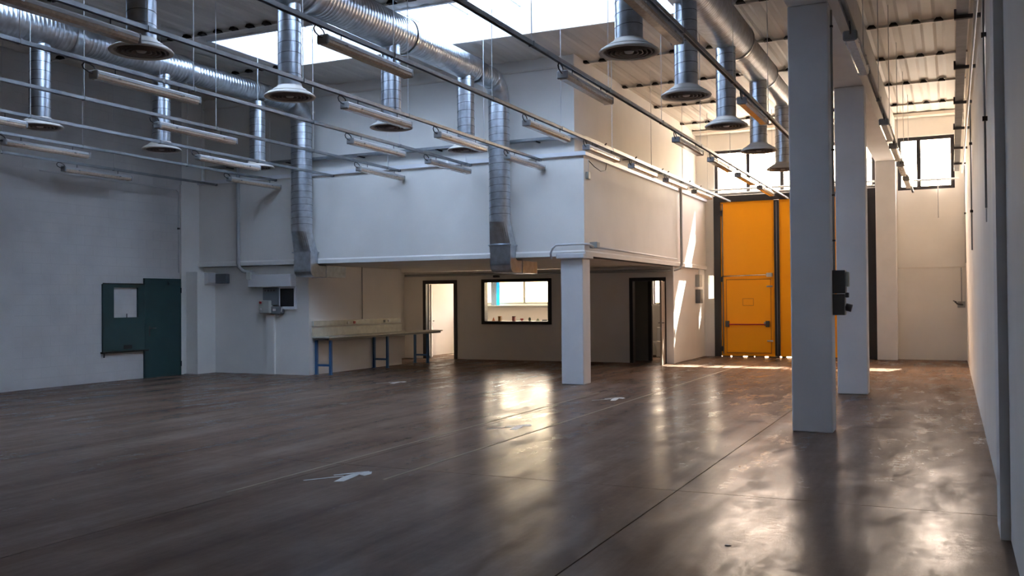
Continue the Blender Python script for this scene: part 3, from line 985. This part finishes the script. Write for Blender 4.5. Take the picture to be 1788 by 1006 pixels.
# ------------------------------------------------------------------ equipment on the back-left wall
t = thing('duct_boxing', 'white boxed-in beam above the electrical panel on the left back wall', 'boxing', (-13.8, 16.8, 1.95))
box(-14.38, -13.19, 16.70, 16.9, 1.96, 2.24, .008).build('boxing', CONC, t)
box(-14.40, -14.28, 16.66, 16.9, 2.12, 2.30, .008).build('end_box', GREYL, t)
t = thing('electrical_cabinet', 'grey electrical panel with pale breaker box and red switch by the dark hatch', 'electrical panel', (-13.8, 16.85, 1.4))
box(-14.05, -13.62, 16.80, 16.9, 1.55, 1.95, .01).build('back_board', GREYB, t)
box(-13.84, -13.52, 16.79, 16.9, 1.36, 1.52, .01).build('lower_board', GREYB, t)
sw = box(-14.10, -13.80, 16.72, 16.88, 1.37, 1.66, .015).build('breaker_box', GREYL, t)
MB().tube([(-14.03, 16.72, 1.61), (-14.03, 16.69, 1.61)], .028, 12).build('red_button', REDM, sw)
MB().tube([(-14.03, 16.72, 1.46), (-14.03, 16.70, 1.46)], .02, 12).build('dial', PIPEW, sw)
box(-13.74, -13.67, 16.77, 16.80, 1.42, 1.47).build('label_plate', PIPEW, t)
for i in range(4):
    box(-13.98+i*.08, -13.94+i*.08, 16.785, 16.80, 1.86, 1.90).build('breaker', DKGREY, t)
MB().tube([(-13.70, 16.82, 1.36), (-13.66, 16.81, 1.32), (-13.58, 16.80, 1.33), (-13.52, 16.80, 1.42), (-13.51, 16.80, 1.50)], .010, 6).build('cable', PIPEW, t)
t = thing('wall_hatch', 'black square opening in a pale frame right of the electrical panel', 'hatch', (-13.4, 16.85, 1.5))
MB().holed('y', 16.84, 16.90, (-13.62, -13.17), (1.46, 1.96), [(-13.61, -13.21, 1.52, 1.92)]).build('hatch_frame', LEDGE, t)
box(-13.61, -13.21, 16.87, 16.90, 1.52, 1.92).build('dark_panel', BLACKF, t)
tag(box(-15.42, -15.08, 16.78, 16.9, 2.06, 2.28, .012).build('lamp_box', GREYB), 'small grey emergency lamp box on the left back wall under the soffit', 'emergency lamp')
tag(box(-13.98, -13.76, 16.84, 16.90, 0, 1.34, .006).build('pipe_casing', WHITE), 'narrow white vertical casing below the electrical panel', 'casing')
struct('trim_7', MB().prism([(-15.85, 2.30), (-15.40, 2.30), (-15.40, 2.08), (-15.62, 1.98), (-15.85, 1.98)], 'y', 16.55, 16.9), CONC)
tag(box(-14.2, -13.98, 20.80, 21.0, 2.22, 2.36, .02).build('pipe_box', PIPEG), 'grey pipe box at the left end of the soffit conduit', 'junction box')
t = thing('wall_siren', 'small dark sensor under the conduit above the office window', 'sensor', (-11.25, 23.0, 2.22))
box(-11.32, -11.16, 22.98, 23.1, 2.245, 2.30, .01).build('sensor_body', BLACKF, t)

# ------------------------------------------------------------------ workbench
t = thing('workbench', 'long cream-topped workbench on blue steel legs along the soffit side wall', 'workbench', (-12.6, 19.4, 0))
box(-12.845, -12.36, 16.98, 22.05, .815, .845, .004).build('worktop', BENCHT, t)
box(-12.80, -12.40, 17.02, 22.0, .77, .813).build('apron', BENCHE, t)
box(-12.845, -12.815, 16.98, 20.72, .847, 1.04, .003).build('back_board', BENCHT, t)
for y in (17.12, 19.42, 21.35):
    for x in (-12.81, -12.43):
        l = box(x-.025, x+.025, y-.03, y+.03, .012, .77).build('leg', BLUE, t)
        box(x-.04, x+.04, y-.045, y+.045, 0, .012).build('foot_plate', BLUE, l)
    box(-12.785, -12.455, y-.02, y+.02, .19, .235).build('cross_bar', BLUE, t)
t = thing('socket_trunking', 'cream socket trunking on the wall above the workbench', 'trunking', (-12.83, 18.8, 1.1))
box(-12.85, -12.79, 17.0, 20.6, 1.075, 1.19, .004).build('trunking', BENCHT, t)
for y, m in ((18.3, PIPEW), (18.55, REDM), (19.85, DKGREY), (20.05, PIPEW)):
    box(-12.79, -12.77, y-.035, y+.035, 1.10, 1.16, .004).build('socket', m, t)
tag(MB().tube([(-12.83, 18.95, 1.2), (-12.83, 18.95, 2.44)], .012, 8).build('conduit_pipe', PIPEG), 'thin vertical conduit from the workbench trunking to the soffit', 'conduit')

# ------------------------------------------------------------------ office and toilet
t = thing('window_curtain', 'narrow grey and blue curtain strip hanging in the office outer window', 'curtain', (-12.9, 26.3, 1.5))
def wavy(x0, x1, y, z0, z1, n, amp):
    mb = MB()
    a = [mb.bm.verts.new((x0+(x1-x0)*i/n, y+amp*math.sin(i*1.9), z0)) for i in range(n+1)]
    b = [mb.bm.verts.new((x0+(x1-x0)*i/n, y+amp*math.sin(i*1.9), z1)) for i in range(n+1)]
    for i in range(n): mb.bm.faces.new((a[i], a[i+1], b[i+1], b[i]))
    c = bmesh.ops.solidify(mb.bm, geom=list(mb.bm.faces), thickness=.006)
    return mb
wavy(-13.05, -12.86, 26.36, 1.47, 2.36, 8, .012).build('grey_strip', CURTG, t)
wavy(-12.86, -12.74, 26.36, 1.47, 2.36, 6, .012).build('blue_strip', CURTB, t)
MB().tube([(-13.1, 26.36, 2.37), (-12.7, 26.36, 2.37)], .01, 6).build('curtain_rod', ALU, t)

SY = DW+.30
SZ = WA[2]+.0755
def sill_x(px):   # positions along the sill
    return -11.60+(px-848)*(1.87/110.0)
def pyramid(x, s, hh, m, label):
    mb = MB().loft([[(x-s, SY-s*.5, SZ), (x+s, SY-s*.5, SZ), (x+s, SY+s*.5, SZ), (x-s, SY+s*.5, SZ)], [(x-.004, SY-.003, SZ+hh), (x+.004, SY-.003, SZ+hh), (x+.004, SY+.003, SZ+hh), (x-.004, SY+.003, SZ+hh)]], smooth=False)
    o = mb.build('ornament', m); tag(o, label, 'ornament', 'ornaments on the office window sill')
pyramid(sill_x(853.5), .05, .11, T_OR, 'orange triangular ornament at the left end of the office window sill')
o = thing('storage_tin', 'tall amber tin on the office window sill, second from the left', 'tin', (sill_x(864.7), SY, SZ), 'ornaments on the office window sill', False)
MB().box(-.042, .042, -.035, .035, 0, .13, .004).build('tin_body', T_AMB, o); MB().box(-.045, .045, -.038, .038, .131, .142, .003).build('lid', T_OR, o)
o = thing('storage_tin', 'dusty red tin with dark lid on the office window sill', 'tin', (sill_x(889.8), SY, SZ), 'ornaments on the office window sill', False)
MB().box(-.040, .040, -.035, .035, 0, .125, .004).build('tin_body', T_PNK, o); MB().box(-.043, .043, -.038, .038, .126, .14, .003).build('lid', T_BLK, o)
x = sill_x(904)
hp = []
for i in range(20):
    a = 2*PI*i/20
    hp.append((x+.0028*16*math.sin(a)**3, SZ+.048+.0028*(13*math.cos(a)-5*math.cos(2*a)-2*math.cos(3*a)-math.cos(4*a))))
tag(MB().prism(hp, 'y', SY-.015, SY+.015).build('heart_ornament', T_RED), 'small red heart standing on the office window sill', 'ornament', 'ornaments on the office window sill')
x = sill_x(917.5)
tag(MB().lathe([(.001, 0), (.02, .002), (.03, .02), (.037, .05), (.034, .085), (.02, .105), (.001, .11)], (x, SY, SZ), 16).build('round_jar', T_OLV), 'dark olive round jar right of the red heart', 'jar', 'ornaments on the office window sill')
pyramid(sill_x(932), .055, .085, T_GRN, 'pale green triangular ornament on the office window sill')
tag(box(sill_x(944)-.07, sill_x(944)+.07, SY-.03, SY+.03, SZ, SZ+.045, .004).build('small_case', T_BLK), 'flat black case lying on the office window sill', 'case', 'ornaments on the office window sill')
pyramid(sill_x(956), .055, .12, T_OR, 'orange triangular ornament at the right end of the office window sill')

# toilet room
struct('wall_toilet_partition', box(-8.3, -7.26, 24.0, 24.06, 0, 2.44), PARTG)
struct('trim_8', box(-7.26, -7.17, 23.98, 24.08, 0, 2.44), BLACKF)
t = thing('toilet', 'white toilet seen through the right-hand door', 'toilet', (-7.45, 25.9, 0))
MB().lathe([(.12, 0), (.11, .12), (.13, .25), (.19, .38), (.20, .41), (.17, .41), (.12, .30), (.001, .26)], (-7.48, 25.85, 0), 20).build('bowl', PORC, t)
MB().lathe([(.20, .412), (.205, .425), (.20, .437), (.001, .437)], (-7.48, 25.85, 0), 20).build('seat', PORC, t)
box(-7.68, -7.28, 26.18, 26.38, .42, .82, .02).build('cistern', PORC, t)
MB().lathe([(.10, .30), (.10, .42)], (-7.48, 26.12, 0), 12).build('neck', PORC, t)

# ------------------------------------------------------------------ floor paint
def paint_line(x, y0, y1, label, m=PAINTY, w=.035):
    tag(box(x-w/2, x+w/2, y0, y1, .0005, .002).build('floor_line', m), label, 'floor marking', 'worn yellow floor lines')
paint_line(-5.58, 6.2, 15.5, 'left worn yellow line painted along the floor joint')
paint_line(-4.66, 7.2, 22.0, 'right worn yellow line painted on the floor beside the arrows')
def arrow(cx, cy, label, sc=1.0):
    # outline points traced on the ground (metres, relative to the centre)
    polys = [[(-.20, -.30), (-.18, -.31), (.035, .00), (.01, .02)],
             [(-.10, .02), (-.075, -.0), (.05, .17), (.13, .28), (.10, .31), (.03, .22)],
             [(.10, -.25), (.17, -.20), (.13, .06), (.09, .20), (.04, .14), (.035, .00)],
             [(.09, .14), (.19, .10), (.20, .20), (.14, .30), (.09, .24)]]
    mb = MB()
    for p in polys:
        mb.prism([(cx+a*sc, cy+b*sc) for a, b in p], 'z', .0006, .0022)
    tag(mb.build('floor_arrow', PAINTW), label, 'floor marking', 'white painted floor arrows')
arrow(-5.12, 7.20, 'nearest and largest white painted arrow on the floor')
arrow(-5.10, 10.85, 'second white floor arrow, between the nearest one and the corner column')
arrow(-5.05, 14.5, 'white floor arrow right of the mezzanine corner column')
arrow(-10.1, 15.95, 'white floor arrow in front of the workbench')
tag(MB().lathe([(.001, .004), (.018, .004), (.022, .0005)], (-1.34, 6.15, 0), 16).build('floor_drain', DISCM), 'small dark round drain plug in the floor at lower right', 'floor cap')

# clean helper props
for o in list(bpy.data.objects):
    if '_base' in o: del o['_base']
